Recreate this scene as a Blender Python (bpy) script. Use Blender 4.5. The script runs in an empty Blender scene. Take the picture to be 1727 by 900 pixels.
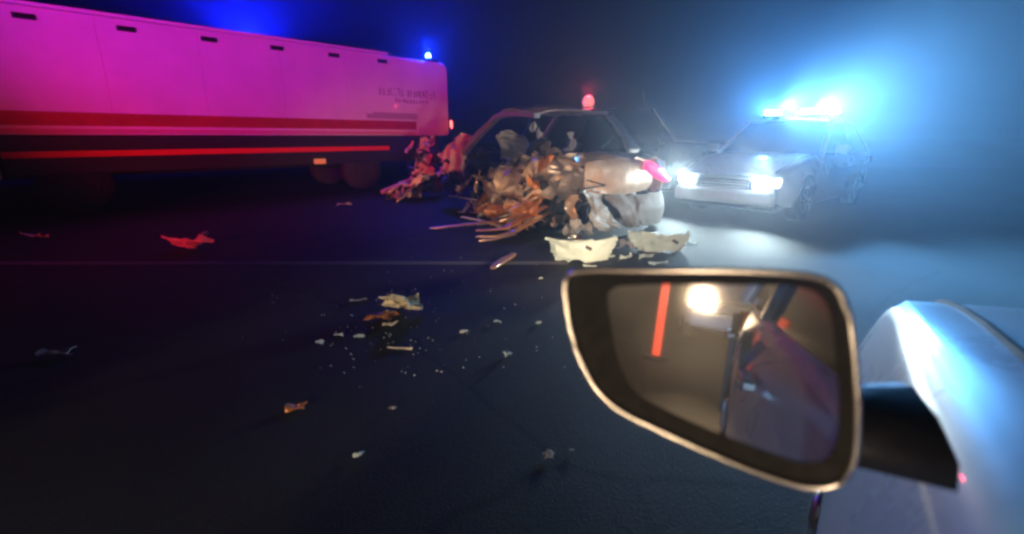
import bpy, bmesh, math, random
from mathutils import Vector, Matrix, noise
R = math.radians
noise.seed_set(7)
S = bpy.context.scene
COL = S.collection

# ------------------------------------------------------------------ camera
CAM = Vector((0.0, 0.0, 1.2))
FPX = 780.0                                   # focal length in photo pixels (1727 wide)
PITCH = math.atan(220.0 / FPX)
cd = bpy.data.cameras.new('camera'); cam = bpy.data.objects.new('camera', cd); COL.objects.link(cam)
cam.location = CAM; cam.rotation_euler = (math.pi / 2 - PITCH, 0, 0)
cd.sensor_width = 36.0; cd.lens = 36.0 * FPX / 1727.0
cd.clip_start = 0.02; cd.clip_end = 2000
cd.dof.use_dof = True; cd.dof.focus_distance = 7.0; cd.dof.aperture_fstop = 2.4
S.camera = cam

# ------------------------------------------------------------------ night sky
w = bpy.data.worlds.new('World'); S.world = w; w.use_nodes = True
nt = w.node_tree; bg = nt.nodes['Background']
sky = nt.nodes.new('ShaderNodeTexSky'); sky.sky_type = 'NISHITA'; sky.sun_disc = False
sky.sun_elevation = R(-5.0); sky.sun_rotation = R(40); sky.ozone_density = 6.0; sky.air_density = 1.2
nt.links.new(sky.outputs[0], bg.inputs[0]); bg.inputs[1].default_value = 0.02

S.view_settings.view_transform = 'Standard'; S.view_settings.look = 'None'
S.view_settings.exposure = 0.0; S.view_settings.gamma = 1.0
S.cycles.use_denoising = True
S.cycles.max_bounces = 6; S.cycles.volume_bounces = 0
S.cycles.sample_clamp_indirect = 4.0
S.cycles.pixel_filter_type = 'GAUSSIAN'; S.cycles.filter_width = 3.2
S.cycles.volume_step_rate = 4.0

# ------------------------------------------------------------------ helpers
FW = Vector((0, math.cos(PITCH), -math.sin(PITCH))); UP = Vector((0, math.sin(PITCH), math.cos(PITCH)))
def ray(px, py): return FW + Vector((1, 0, 0)) * ((px - 863.5) / FPX) + UP * ((450 - py) / FPX)
def ground(px, py, z=0.0):
    d = ray(px, py); return CAM + d * ((z - CAM.z) / d.z)
def depth(px, py, y):
    d = ray(px, py); return CAM + d * (y / d.y)

MATS = {}
def mat(name, col, rough=0.5, metal=0.0, emis=None, es=0.0, var=0.0, scale=20.0, bump=0.0, coat=0.0, trans=0.0, spec=0.5, alpha=1.0):
    if name in MATS: return MATS[name]
    m = bpy.data.materials.new(name); m.use_nodes = True; n = m.node_tree; b = n.nodes['Principled BSDF']
    b.inputs['Base Color'].default_value = (*col, 1); b.inputs['Roughness'].default_value = rough
    b.inputs['Metallic'].default_value = metal; b.inputs['Coat Weight'].default_value = coat
    b.inputs['Transmission Weight'].default_value = trans; b.inputs['Specular IOR Level'].default_value = spec
    b.inputs['Alpha'].default_value = alpha
    if emis: b.inputs['Emission Color'].default_value = (*emis, 1); b.inputs['Emission Strength'].default_value = es
    tc = n.nodes.new('ShaderNodeTexCoord'); ns = n.nodes.new('ShaderNodeTexNoise')
    ns.inputs['Scale'].default_value = scale; ns.inputs['Detail'].default_value = 6; ns.inputs['Roughness'].default_value = .65
    n.links.new(tc.outputs['Object'], ns.inputs['Vector'])
    if var:
        mx = n.nodes.new('ShaderNodeMix'); mx.data_type = 'RGBA'
        mx.inputs[6].default_value = (*[c * (1 - var) for c in col], 1); mx.inputs[7].default_value = (*[min(1, c * (1 + var)) for c in col], 1)
        n.links.new(ns.outputs[0], mx.inputs[0]); n.links.new(mx.outputs[2], b.inputs['Base Color'])
        mr = n.nodes.new('ShaderNodeMapRange'); mr.inputs[3].default_value = max(.02, rough - .15); mr.inputs[4].default_value = min(1, rough + .15)
        n.links.new(ns.outputs[0], mr.inputs[0]); n.links.new(mr.outputs[0], b.inputs['Roughness'])
    if bump:
        bp = n.nodes.new('ShaderNodeBump'); bp.inputs['Strength'].default_value = bump; bp.inputs['Distance'].default_value = .01
        n.links.new(ns.outputs[0], bp.inputs['Height']); n.links.new(bp.outputs[0], b.inputs['Normal'])
    MATS[name] = m; return m

M_truck = mat('truck_white_paint', (.74, .66, .70), .42, var=.22, scale=1.3, coat=.1, bump=.04)
M_redband = mat('truck_red_band', (.38, .015, .03), .45, var=.55, scale=2.2)
M_redrail = mat('red_rail_paint', (.75, .03, .03), .45, var=.1)
M_mauve = mat('truck_mauve_stripe', (.42, .30, .42), .4, var=.1)
M_letter = mat('truck_faded_lettering', (.36, .12, .24), .5, var=.1)
M_trim = mat('pale_trim', (.8, .75, .78), .3, var=.1)
M_ptrim = mat('pink_trim', (.62, .22, .34), .35, var=.15)
M_black = mat('black_plastic', (.018, .018, .02), .5, var=.3, scale=60, bump=.15)
M_casing = mat('matt_black_casing', (.008, .008, .008), .6, var=.3, scale=80, bump=.1, spec=.25)
M_rubber = mat('tyre_rubber', (.02, .02, .021), .8, var=.3, scale=50, bump=.3)
M_dark = mat('dark_chassis_metal', (.03, .028, .03), .6, .3, var=.4, scale=12, bump=.4)
M_alloy = mat('alloy_metal', (.45, .45, .47), .3, .9, var=.2)
M_silver = mat('warm_lit_silver_paint', (.62, .44, .33), .48, .2, var=.35, scale=9, coat=.15, bump=.15)  # silver paint with the orange lamplight put into its base colour
M_torn = mat('torn_grey_metal', (.40, .35, .32), .38, .55, var=.4, scale=14, bump=.35)
M_raw = mat('warm_lit_scratched_metal', (.74, .48, .30), .32, .7, var=.35, scale=25, bump=.3)  # bare metal, orange lamplight tint included in the colour
M_warm = mat('orange_lit_brown_metal', (.60, .24, .09), .45, .45, var=.4, scale=16, bump=.4)  # torn metal coloured as if caught by orange lamps
M_pinkm = mat('red_lit_torn_metal', (.76, .54, .47), .5, .1, var=.4, scale=14, bump=.4)  # pink of the red lamplight is put into the base colour
M_plw = mat('pale_plastic', (.50, .64, .64), .45, var=.12, scale=12, bump=.1)
M_bump = mat('scuffed_bumper_plastic', (.16, .135, .12), .78, var=.4, scale=18, bump=.3)
M_plg = mat('grey_plastic', (.30, .31, .32), .5, var=.2, scale=20, bump=.15)
M_foam = mat('beige_foam', (.84, .70, .50), .9, var=.3, scale=30, bump=.8)
M_navy = mat('dark_blue_car_paint', (.010, .014, .03), .25, .2, var=.1, coat=.6)
M_white = mat('white_car_paint', (.74, .74, .73), .3, var=.04, scale=4, coat=.5)
M_glass = mat('dark_tinted_glass', (.012, .014, .018), .06, coat=.3)
M_shard = mat('crazed_safety_glass', (.72, .86, .84), .35, var=.3, scale=80, bump=1.0)
M_chrome = mat('bright_trim_metal', (.75, .72, .66), .22, .9, var=.1)
M_redlens = mat('unlit_red_lens', (.25, .01, .02), .15, coat=.5)
M_redlit = mat('lit_red_lens', (.4, .01, .05), .2, emis=(1.0, .02, .16), es=2.0)
M_redcore = mat('lit_red_bulb', (.9, .4, .5), .2, emis=(1.0, .25, .5), es=6)
M_beaconred = mat('lit_red_beacon', (.7, .3, .3), .3, emis=(1.0, .22, .22), es=1.15)
M_beaconblue = mat('lit_blue_beacon', (.2, .3, 1.0), .2, emis=(.10, .28, 1.0), es=26)
M_barblue = mat('lit_light_blue_lens', (.2, .5, 1.0), .2, emis=(.25, .6, 1.0), es=14)
M_offblue = mat('unlit_blue_lens', (.02, .06, .3), .15, coat=.5)
M_headlit = mat('lit_headlamp', (1, .95, .85), .2, emis=(1.0, .80, .55), es=40)
M_headblue = mat('lit_cool_headlamp', (.9, .95, 1), .2, emis=(.55, .8, 1.0), es=25)
M_amber = mat('glowing_amber_reflector', (.9, .62, .25), .35, emis=(1.0, .6, .2), es=.12)  # faint emission imitates light caught by the reflector
M_seat = mat('dark_seat_fabric', (.03, .035, .04), .9, var=.3, scale=40, bump=.3)
M_mirror = mat('mirror_glass', (.78, .76, .72), .03, 1.0)

def link(o, parent=None):
    COL.objects.link(o)
    if parent is not None: o.parent = parent
    return o
def mesh(name, verts, faces, m, parent=None, smooth=False, loc=None):
    me = bpy.data.meshes.new(name); me.from_pydata([tuple(v) for v in verts], [], faces); me.validate(); me.update()
    if m: me.materials.append(m)
    if smooth:
        for p in me.polygons: p.use_smooth = True
    o = bpy.data.objects.new(name, me)
    if loc is not None: o.location = loc
    return link(o, parent)
def from_bm(name, bm, m, parent=None, smooth=False):
    me = bpy.data.meshes.new(name); bm.to_mesh(me); bm.free(); me.materials.append(m)
    if smooth:
        for p in me.polygons: p.use_smooth = True
    return link(bpy.data.objects.new(name, me), parent)
def tag(o, label, cat, group=None, kind=None):
    if label: o['label'] = label
    if cat: o['category'] = cat
    if group: o['group'] = group
    if kind: o['kind'] = kind
    return o
def thing(name, label, cat, loc=(0, 0, 0), rz=0.0, group=None):
    o = bpy.data.objects.new(name, None); o.empty_display_size = .2; COL.objects.link(o)
    o.location = loc; o.rotation_euler = (0, 0, rz); return tag(o, label, cat, group)
def box(name, lo, hi, m, parent=None, bev=.012, rot=None, seg=2):
    lo, hi = Vector(lo), Vector(hi); c = (lo + hi) / 2; s = hi - lo
    bm = bmesh.new(); bmesh.ops.create_cube(bm, size=1)
    for v in bm.verts: v.co = Vector((v.co.x * s.x, v.co.y * s.y, v.co.z * s.z))
    b = min(bev, min(abs(s.x), abs(s.y), abs(s.z)) * .45)
    if b > 0: bmesh.ops.bevel(bm, geom=bm.edges[:], offset=b, segments=seg, affect='EDGES', profile=.5)
    if rot is not None: bmesh.ops.transform(bm, matrix=rot, verts=bm.verts)
    for v in bm.verts: v.co += c
    return from_bm(name, bm, m, parent, False)
def lathe(name, prof, m, parent=None, axis='z', center=(0, 0, 0), n=24, smooth=True):
    vs, fs = [], []
    for (r, h) in prof:
        for k in range(n):
            a = 2 * math.pi * k / n; p = (r * math.cos(a), r * math.sin(a), h)
            if axis == 'y': p = (p[0], p[2], p[1])
            if axis == 'x': p = (p[2], p[0], p[1])
            vs.append(Vector(p) + Vector(center))
    for i in range(len(prof) - 1):
        for k in range(n):
            fs.append((i * n + k, i * n + (k + 1) % n, (i + 1) * n + (k + 1) % n, (i + 1) * n + k))
    fs.append(tuple(range(n))[::-1]); fs.append(tuple((len(prof) - 1) * n + k for k in range(n)))
    return mesh(name, vs, fs, m, parent, smooth)
def frame(t):
    t = t.normalized(); a = Vector((0, 0, 1)) if abs(t.z) < .9 else Vector((1, 0, 0))
    s = t.cross(a).normalized(); return s, s.cross(t).normalized()
def sweep(name, pts, wd, th, m, parent=None, closed=False, n=4, twist=0.0, smooth=False):
    """a strip / tube swept along pts; wd, th half sizes"""
    pts = [Vector(p) for p in pts]; vs, fs = [], []; N = len(pts)
    for i, p in enumerate(pts):
        a = pts[(i - 1) % N] if (closed or i > 0) else p; b = pts[(i + 1) % N] if (closed or i < N - 1) else p
        s, u = frame(b - a); tw = twist * i / max(1, N - 1); wi = wd[i] if isinstance(wd, (list, tuple)) else wd
        for k in range(n):
            an = 2 * math.pi * (k + .5) / n + tw
            vs.append(p + s * (math.cos(an) * wi * 1.414) + u * (math.sin(an) * th * 1.414))
    for i in range(N if closed else N - 1):
        for k in range(n):
            j = (i + 1) % N
            fs.append((i * n + k, i * n + (k + 1) % n, j * n + (k + 1) % n, j * n + k))
    if not closed: fs.append(tuple(range(n))[::-1]); fs.append(tuple((N - 1) * n + k for k in range(n)))
    return mesh(name, vs, fs, m, parent, smooth)
def cr(p0, p1, p2, p3, t):
    return .5 * ((2 * p1) + (-p0 + p2) * t + (2 * p0 - 5 * p1 + 4 * p2 - p3) * t * t + (-p0 + 3 * p1 - 3 * p2 + p3) * t ** 3)
def spl(pts, f):
    n = len(pts) - 1; x = f * n; i = min(int(x), n - 1); t = x - i
    g = lambda k: pts[max(0, min(n, k))]
    return cr(g(i - 1), g(i), g(i + 1), g(i + 2), t)
def crumple(p, amp, sc, seed):
    q = p * sc + Vector((seed * 7.3, seed * 3.1, seed * 1.7))
    d = noise.noise_vector(q) * .7 + noise.noise_vector(q * 2.3) * .45
    vd = noise.voronoi(q * 1.25)[0]; e = (vd[1] - vd[0]) * 1.7 - .45
    return p + d * amp + Vector((e, e * .6, -e * .5)) * amp
def panel(name, ctrl, m, parent=None, nu=14, nv=10, amp=0.0, sc=3.0, seed=1, th=.008, smooth=False, ampf=None, tear=0.0):
    """thin bent sheet through a control grid of points (rows of points), crumpled, with real thickness"""
    ctrl = [[Vector(p) for p in r] for r in ctrl]; g = []
    for i in range(nu + 1):
        row = [spl(r, i / nu) for r in ctrl]
        g.append([spl(row, j / nv) for j in range(nv + 1)])
    rnd = random.Random(seed); vs, fs = [], []
    for i in range(nu + 1):
        for j in range(nv + 1):
            p = g[i][j]; a = amp * (ampf(i / nu, j / nv) if ampf else 1)
            if a: p = crumple(p, a, sc, seed)
            if tear and (i in (0, nu) or j in (0, nv)): p = p + Vector((rnd.uniform(-1, 1), rnd.uniform(-1, 1), rnd.uniform(-1, 1))) * tear
            vs.append(p)
    nrm = [Vector((0, 0, 0)) for _ in vs]; quads = []
    for i in range(nu):
        for j in range(nv):
            a, b, c, d = i * (nv + 1) + j, (i + 1) * (nv + 1) + j, (i + 1) * (nv + 1) + j + 1, i * (nv + 1) + j + 1
            n_ = (vs[c] - vs[a]).cross(vs[d] - vs[b])
            for k in (a, b, c, d): nrm[k] += n_
            quads.append((a, b, c, d))
    N = len(vs); back = [v - n_.normalized() * th if n_.length > 0 else v for v, n_ in zip(vs, nrm)]
    for q in quads:
        if smooth or not amp: fs.append(q); fs.append(tuple(k + N for k in q[::-1]))
        else:
            a, b, c, d = q; fs += [(a, b, c), (a, c, d), (c + N, b + N, a + N), (d + N, c + N, a + N)]
    ring = [j for j in range(nv + 1)] + [i * (nv + 1) + nv for i in range(1, nu + 1)] + [nu * (nv + 1) + j for j in range(nv - 1, -1, -1)] + [i * (nv + 1) for i in range(nu - 1, 0, -1)]
    for k in range(len(ring)):
        a, b = ring[k], ring[(k + 1) % len(ring)]; fs.append((a, b, b + N, a + N))
    return mesh(name, vs + back, fs, m, parent, smooth)
def lamp(name, kind, loc, col, power, parent=None, radius=.05, aim=None, cone=90, blend=.6):
    l = bpy.data.lights.new(name, kind); l.color = col; l.energy = power; l.shadow_soft_size = radius
    o = bpy.data.objects.new(name, l); o.location = loc
    if kind == 'SPOT':
        l.spot_size = R(cone); l.spot_blend = blend
        o.rotation_euler = (Vector(aim) - Vector(loc)).to_track_quat('-Z', 'Y').to_euler()
    return link(o, parent)
def copy_tree(o, parent=None):
    c = o.copy(); COL.objects.link(c); c.parent = parent
    for ch in list(o.children): copy_tree(ch, c)
    return c

# ------------------------------------------------------------------ ground and road
def asphalt():
    m = bpy.data.materials.new('asphalt'); m.use_nodes = True; n = m.node_tree; b = n.nodes['Principled BSDF']
    tc = n.nodes.new('ShaderNodeTexCoord')
    def nz(scale, det=8):
        x = n.nodes.new('ShaderNodeTexNoise'); x.inputs['Scale'].default_value = scale; x.inputs['Detail'].default_value = det
        n.links.new(tc.outputs['Object'], x.inputs['Vector']); return x
    big, fine = nz(.7, 4), nz(120, 3)
    vor = n.nodes.new('ShaderNodeTexVoronoi'); vor.inputs['Scale'].default_value = 160; n.links.new(tc.outputs['Object'], vor.inputs['Vector'])
    r1 = n.nodes.new('ShaderNodeValToRGB'); r1.color_ramp.elements[0].position = .35; r1.color_ramp.elements[0].color = (.010, .011, .0105, 1)
    r1.color_ramp.elements[1].position = .7; r1.color_ramp.elements[1].color = (.030, .030, .028, 1)
    n.links.new(big.outputs[0], r1.inputs[0])
    mx = n.nodes.new('ShaderNodeMix'); mx.data_type = 'RGBA'; mx.blend_type = 'MULTIPLY'; mx.inputs[0].default_value = .6
    dist = nz(1.6, 5); dm = n.nodes.new('ShaderNodeMix'); dm.data_type = 'VECTOR'; dm.inputs[0].default_value = .22
    n.links.new(tc.outputs['Object'], dm.inputs[4]); n.links.new(dist.outputs[1], dm.inputs[5])
    ck = n.nodes.new('ShaderNodeTexVoronoi'); ck.feature = 'DISTANCE_TO_EDGE'; ck.inputs['Scale'].default_value = .55; n.links.new(dm.outputs[1], ck.inputs['Vector'])
    cr_ = n.nodes.new('ShaderNodeMapRange'); cr_.inputs[1].default_value = .0; cr_.inputs[2].default_value = .012; cr_.inputs[3].default_value = .25; cr_.inputs[4].default_value = 1.0
    n.links.new(ck.outputs[0], cr_.inputs[0])
    pt = n.nodes.new('ShaderNodeTexVoronoi'); pt.inputs['Scale'].default_value = .35; n.links.new(tc.outputs['Object'], pt.inputs['Vector'])
    pr = n.nodes.new('ShaderNodeMapRange'); pr.inputs[3].default_value = .65; pr.inputs[4].default_value = 1.35; n.links.new(pt.outputs['Color'], pr.inputs[0])
    pm = n.nodes.new('ShaderNodeMath'); pm.operation = 'MULTIPLY'; n.links.new(cr_.outputs[0], pm.inputs[0]); n.links.new(pr.outputs[0], pm.inputs[1])
    cm = n.nodes.new('ShaderNodeVectorMath'); cm.operation = 'SCALE'; n.links.new(r1.outputs[0], cm.inputs[0]); n.links.new(pm.outputs[0], cm.inputs['Scale'])
    n.links.new(cm.outputs[0], mx.inputs[6]); n.links.new(vor.outputs['Color'], mx.inputs[7]); n.links.new(mx.outputs[2], b.inputs['Base Color'])
    mr = n.nodes.new('ShaderNodeMapRange'); mr.inputs[3].default_value = .6; mr.inputs[4].default_value = .9; b.inputs['Specular IOR Level'].default_value = .25
    n.links.new(big.outputs[0], mr.inputs[0]); n.links.new(mr.outputs[0], b.inputs['Roughness'])
    bp = n.nodes.new('ShaderNodeBump'); bp.inputs['Strength'].default_value = .35; bp.inputs['Distance'].default_value = .004
    ad = n.nodes.new('ShaderNodeMath'); n.links.new(vor.outputs['Distance'], ad.inputs[0]); n.links.new(fine.outputs[0], ad.inputs[1])
    n.links.new(ad.outputs[0], bp.inputs['Height']); n.links.new(bp.outputs[0], b.inputs['Normal'])
    return m
M_asph = asphalt()
M_soil = mat('dark_verge_soil', (.03, .032, .022), .95, var=.4, scale=3, bump=.5)
M_line = mat('worn_road_paint', (.10, .10, .095), .8, var=.75, scale=40, bump=.2)
tag(mesh('ground', [(-400, -400, -.03), (400, -400, -.03), (400, 400, -.03), (-400, 400, -.03)], [(0, 1, 2, 3)], M_soil), None, None, kind='structure')
tag(mesh('road', [(-45, -18, 0), (45, -18, 0), (45, 19, 0), (-45, 19, 0)], [(0, 1, 2, 3)], M_asph), None, None, kind='structure')
ln = mesh('lane_line', [(-30, 4.28, .004), (.55, 4.33, .004), (.55, 4.45, .004), (-30, 4.41, .004)], [(0, 1, 2, 3)], M_line); ln['kind'] = 'structure'

# ------------------------------------------------------------------ emergency truck
TH = Vector((-.6964, -.7176, 0)); TO = Vector((-1.698, 12.633, 0))
tr = thing('emergency_truck', 'long white box-bodied emergency truck with red lower band and roof beacons', 'truck', TO, math.atan2(TH.y, TH.x))
box('body', (0, -2.45, 1.22), (8.1, -.03, 2.99), M_truck, tr, .04)
for i in range(6):
    s0 = .004 + i * 1.345
    box('side_panel', (s0, -.028, 1.56), (s0 + 1.342, 0, 2.93), M_truck, tr, .006)
box('roof_rail', (1.62, -.12, 2.992), (8.1, .012, 3.045), M_trim, tr, .015)
box('lower_band', (.95, -.028, 1.36), (8.1, .004, 1.556), M_redband, tr, .006)
box('reflective_stripe', (.92, .0015, 1.60), (2.28, .005, 1.74), M_mauve, tr, .001)
box('trim_strip', (1.0, -.028, 1.26), (8.1, .02, 1.315), M_ptrim, tr, .008)
box('corner_panel', (.004, -.028, 1.23), (.93, .003, 1.555), M_truck, tr, .01)
box('corner_post', (-.06, -.16, 1.25), (-.002, -.01, 2.88), M_trim, tr, .01)
box('skirt', (.2, -.25, .62), (8.1, -.10, 1.215), M_black, tr, .02)
box('side_rail', (1.72, -.10, .89), (8.1, -.04, .985), M_redrail, tr, .012)
box('chassis', (.1, -1.8, .55), (9.6, -.6, 1.21), M_dark, tr, .03)
box('rear_bumper', (-.12, -2.4, .5), (.05, -.08, .68), M_dark, tr, .02)
for s in (1.79, 2.93, 4.07, 5.21, 6.35, 7.49):
    lm = box('marker_lamp', (s - .12, .001, 2.80), (s + .12, .03, 2.88), M_black, tr, .01)
    box('lens', (s - .09, .0305, 2.82), (s + .09, .036, 2.86), M_glass, lm, .004)
rl = random.Random(5)
def glyph_row(s0, s1, z, hgt):           # worn, unreadable row of letters: strokes only
    vs, fs = [], []
    x = s0
    while x > s1:
        wd = rl.uniform(.05, .085)
        for k in range(rl.choice((2, 3, 3))):
            if rl.random() < .5: a = (x - rl.uniform(0, wd * .8), z + rl.uniform(-.1, .1) * hgt, .012, hgt * rl.uniform(.35, .5))
            else: a = (x - wd * .5, z + rl.choice((-.45, 0, .45)) * hgt, wd * .5, .011)
            b = len(vs); vs += [(a[0] + sx * a[2], .0035, a[1] + sz * a[3]) for sx, sz in ((1, -1), (-1, -1), (-1, 1), (1, 1))]
            fs.append((b, b + 1, b + 2, b + 3))
        x -= wd + .03
    o = mesh('lettering', vs, fs, M_letter, tr); o['kind'] = 'stuff'; return o
glyph_row(1.93, 1.32, 2.21, .16); glyph_row(1.16, .36, 2.20, .17); glyph_row(1.5, .55, 2.02, .09)
for s, z in ((.88, 1.9), (2.21, 1.72)):
    hd = box('door_handle', (s - .07, .02, z - .02), (s + .07, .045, z + .02), M_trim, tr, .01)
    box('handle_base', (s - .05, .0015, z - .012), (s + .05, .0195, z + .012), M_black, hd, .003)
tl = box('tail_lamp', (-.115, -.12, 1.36), (-.062, .05, 1.64), M_black, tr, .02)
box('lens', (-.15, -.10, 1.40), (-.116, .04, 1.60), mat('lit_tail_lens', (.6, .1, .1), .2, emis=(1, .10, .08), es=7), tl, .012)
box('lens', (-.112, .0505, 1.44), (-.066, .066, 1.60), mat('lit_tail_lens', (.6, .1, .1), .2), tl, .006)
box('reflector', (3.3, -.098, .63), (3.56, -.06, .74), M_amber, tr, .015)
def wheel(parent, x, y, r, wd, side, rimm=M_alloy, spokes=10):
    wl = lathe('wheel', [(r * .60, -wd * .5), (r * .93, -wd * .5), (r, -wd * .38), (r, wd * .38), (r * .93, wd * .5), (r * .60, wd * .5)], M_rubber, parent, 'y', (x, y, r), 32)
    yo = y + side * wd * .42
    rim = lathe('rim', [(r * .62, -.03), (r * .62, .025), (r * .56, .03), (r * .5, .0), (r * .2, -.01)], rimm, wl, 'y', (x, yo, r), 28)
    if side < 0:
        pass
    for k in range(spokes):
        a = 2 * math.pi * k / spokes; c, s_ = math.cos(a), math.sin(a)
        sweep('spoke', [(x + c * r * .14, yo + side * .012, r + s_ * r * .14), (x + c * r * .56, yo + side * .016, r + s_ * r * .56)], r * .055, .012, rimm, wl)
    lathe('hub', [(r * .16, -.02), (r * .16, .03), (r * .1, .04)], rimm, wl, 'y', (x, yo, r), 16)
    return wl
for x in (2.35, 3.55 - 3.55 + 7.35):
    wheel(tr, x, -.36, .47, .28, 1, M_dark, 8); wheel(tr, x, -2.1, .47, .28, -1, M_dark, 8)
# cab, beyond the frame
cabm = M_truck
cab = panel('cab', [[(8.15, -.03, .6), (8.15, -.03, 1.4), (8.15, -.03, 2.6), (8.15, -.1, 2.85)], [(9.0, -.03, .6), (9.0, -.03, 1.4), (9.0, -.03, 2.6), (9.0, -.1, 2.85)], [(9.75, -.03, .6), (9.75, -.03, 1.4), (9.6, -.05, 2.6), (9.5, -.15, 2.85)]], cabm, tr, 4, 8, th=.04)
box('cab_shell', (8.16, -2.43, .62), (9.7, -.09, 2.84), cabm, tr, .12)
box('cab_window', (8.5, -.06, 1.75), (9.4, -.01, 2.45), M_glass, tr, .02)
def beacon(parent, x, y, z, m, power, col, sz=1.0, glow=True):
    b = lathe('beacon', [(.075 * sz, 0), (.075 * sz, .035 * sz), (.06 * sz, .04 * sz)], M_black, parent, 'z', (x, y, z), 20)
    lathe('beacon_dome', [(.062 * sz, .0405 * sz), (.066 * sz, .07 * sz), (.06 * sz, .11 * sz), (.035 * sz, .135 * sz), (.005, .14 * sz)], m, b, 'z', (x, y, z), 20)
    lamp('beacon_light', 'POINT', (x, y, z + .22 * sz), col, power, b, .07)
    return b
box('beacon_mount', (.18, -.30, 2.992), (.55, -.02, 3.04), M_black, tr, .01)
beacon(tr, .40, -.14, 3.0415, M_beaconblue, 420, (.005, .03, 1.0), 1.0)
beacon(tr, 3.9, -2.0, 2.992, M_beaconblue, 3600, (.005, .012, 1.0), 1.0)

# ------------------------------------------------------------------ generic car
def car(name, label, cat, loc, rz, L=4.4, W=.88, zt=.92, zr=1.46, paint=M_white, xs=(.75, .05, -1.25, -1.95), hood=.80, head=M_headlit, tail=M_redlens, group=None, xw=(1.35, -1.3), rw=.31, tailz=.78, roofm=None, sides=(1, -1)):
    """x forward, y left. xs: windscreen base, roof front, roof rear, rear-window base"""
    t = thing(name, label, cat, loc, rz, group); hz_ = hood - .18
    N = 64; K = 9; vs, fs = [], []
    for i in range(N + 1):
        x = L / 2 - L * i / N; e = abs(2 * x / L); ww = W * (1 - .10 * e ** 4 - .10 * e ** 16)
        if x > xs[0]: f = (L / 2 - x) / (L / 2 - xs[0]); top = hood - .16 + (zt - hood + .16) * (1 - (1 - f) ** 2.2)
        elif x < xs[3]: f = (x + L / 2) / (xs[3] + L / 2); top = zt - .06 + .06 * min(1, f * 1.5)
        else: top = zt
        zb = .22 + .10 * e ** 8
        for xc in xw:
            d = abs(x - xc); ra = rw + .055
            if d < ra: zb = max(zb, rw + math.sqrt(ra * ra - d * d))
        zb = min(zb, top - .08)
        sec = []
        for k in range(K + 1):
            q = k / K; z = zb + (top - zb) * q; zz = (z - .2) / (top - .2)
            y = ww * (.93 + .07 * math.sin(math.pi * min(1, zz * .95 + .08)) - .05 * max(0, zz - .75) * 4 * .25)
            if k == K: y -= .03
            sec.append((y, z))
        crown = .035
        for (y, z) in sec: vs.append(Vector((x, y, z)))
        vs.append(Vector((x, ww * .6, top + crown * .7))); vs.append(Vector((x, 0, top + crown)))
        vs.append(Vector((x, -ww * .6, top + crown * .7)))
        for (y, z) in sec[::-1]: vs.append(Vector((x, -y, z)))
    P = 2 * (K + 1) + 3
    for i in range(N):
        for k in range(P - 1): fs.append((i * P + k, i * P + k + 1, (i + 1) * P + k + 1, (i + 1) * P + k))
    fs.append(tuple(range(P))); fs.append(tuple(N * P + k for k in range(P))[::-1])
    mesh('body', vs, fs, paint, t, True)
    box('underbody', (-L / 2 + .15, -W * .8, .17), (L / 2 - .15, W * .8, .5), M_black, t, .04)
    yb, yr = W * .90, W * .72
    A, B, C, D = xs
    def q(nm, pts, m, th=.012): return panel(nm, [[pts[0], pts[1]], [pts[3], pts[2]]], m, t, 4, 3, th=th)
    q('windscreen', [(A, yb, zt + .01), (A, -yb, zt + .01), (B, -yr, zr - .02), (B, yr, zr - .02)], M_glass)
    q('rear_window', [(D, yb, zt + .01), (D, -yb, zt + .01), (C, -yr, zr - .02), (C, yr, zr - .02)], M_glass)
    mid = (B + C) / 2
    for s in (1, -1):
        q('side_window', [(A - .06, s * yb, zt), (mid + .04, s * yb, zt), (mid + .04, s * yr, zr - .03), (B - .03, s * yr, zr - .03)], M_glass)
        q('side_window', [(mid - .04, s * yb, zt), (D + .1, s * yb, zt), (C + .03, s * yr, zr - .03), (mid - .04, s * yr, zr - .03)], M_glass)
        for a, b in (((A, zt), (B, zr - .01)), ((mid, zt), (mid, zr - .01)), ((D, zt), (C, zr - .01))):
            sweep('pillar', [(a[0], s * yb, a[1] - .01), (b[0], s * yr, b[1])], .03, .025, paint if a[0] != mid else M_black, t)
        for xa in ((A + mid) / 2 - .25, (mid + D) / 2 - .1):
            hnd = box('door_handle', (xa - .09, s * (W * .985) - .012, zt - .17), (xa + .09, s * (W * .985) + .03, zt - .14), M_chrome, t, .008)
        for xa in (A - .05, mid, D + .35):
            box('door_seam', (xa - .004, s * W * .97 - .02, .36), (xa + .004, s * W * .985 + .004, zt - .06), M_black, t, .001)
        sweep('bonnet_seam', [(xx, s * W * .80 * (1 - .12 * (2 * xx / L) ** 4), (hood - .16 + (zt - hood + .16) * (1 - (1 - (L / 2 - xx) / (L / 2 - xs[0])) ** 2.2)) + .012) for xx in [xs[0] + (L / 2 - .15 - xs[0]) * q_ / 8 for q_ in range(9)]], .004, .006, M_black, t)
        for xc in xw: wheel(t, xc, s * (W - .13), rw, .2, s)
        hl = panel('headlight', [[(L / 2 + .01, s * W * .50, hz_ - .11), (L / 2 - .0, s * W * .50, hz_ - .01)], [(L / 2 + .0, s * W * .66, hz_ - .11), (L / 2 - .03, s * W * .66, hz_)], [(L / 2 - .09, s * W * .83, hz_ - .09), (L / 2 - .12, s * W * .83, hz_ + .01)]], head, t, 6, 3, th=.03 * s)
        for k in (0,):
            tl_ = panel('tail_light', [[(-L / 2 + .005, s * W * .55, tailz - .06), (-L / 2 + .01, s * W * .55, tailz + .05)], [(-L / 2 + .01, s * W * .72, tailz - .06), (-L / 2 + .015, s * W * .72, tailz + .06)], [(-L / 2 + .10, s * W * .90, tailz - .05), (-L / 2 + .10, s * W * .90, tailz + .07)]], tail, t, 6, 3, th=-.03 * s)
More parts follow.
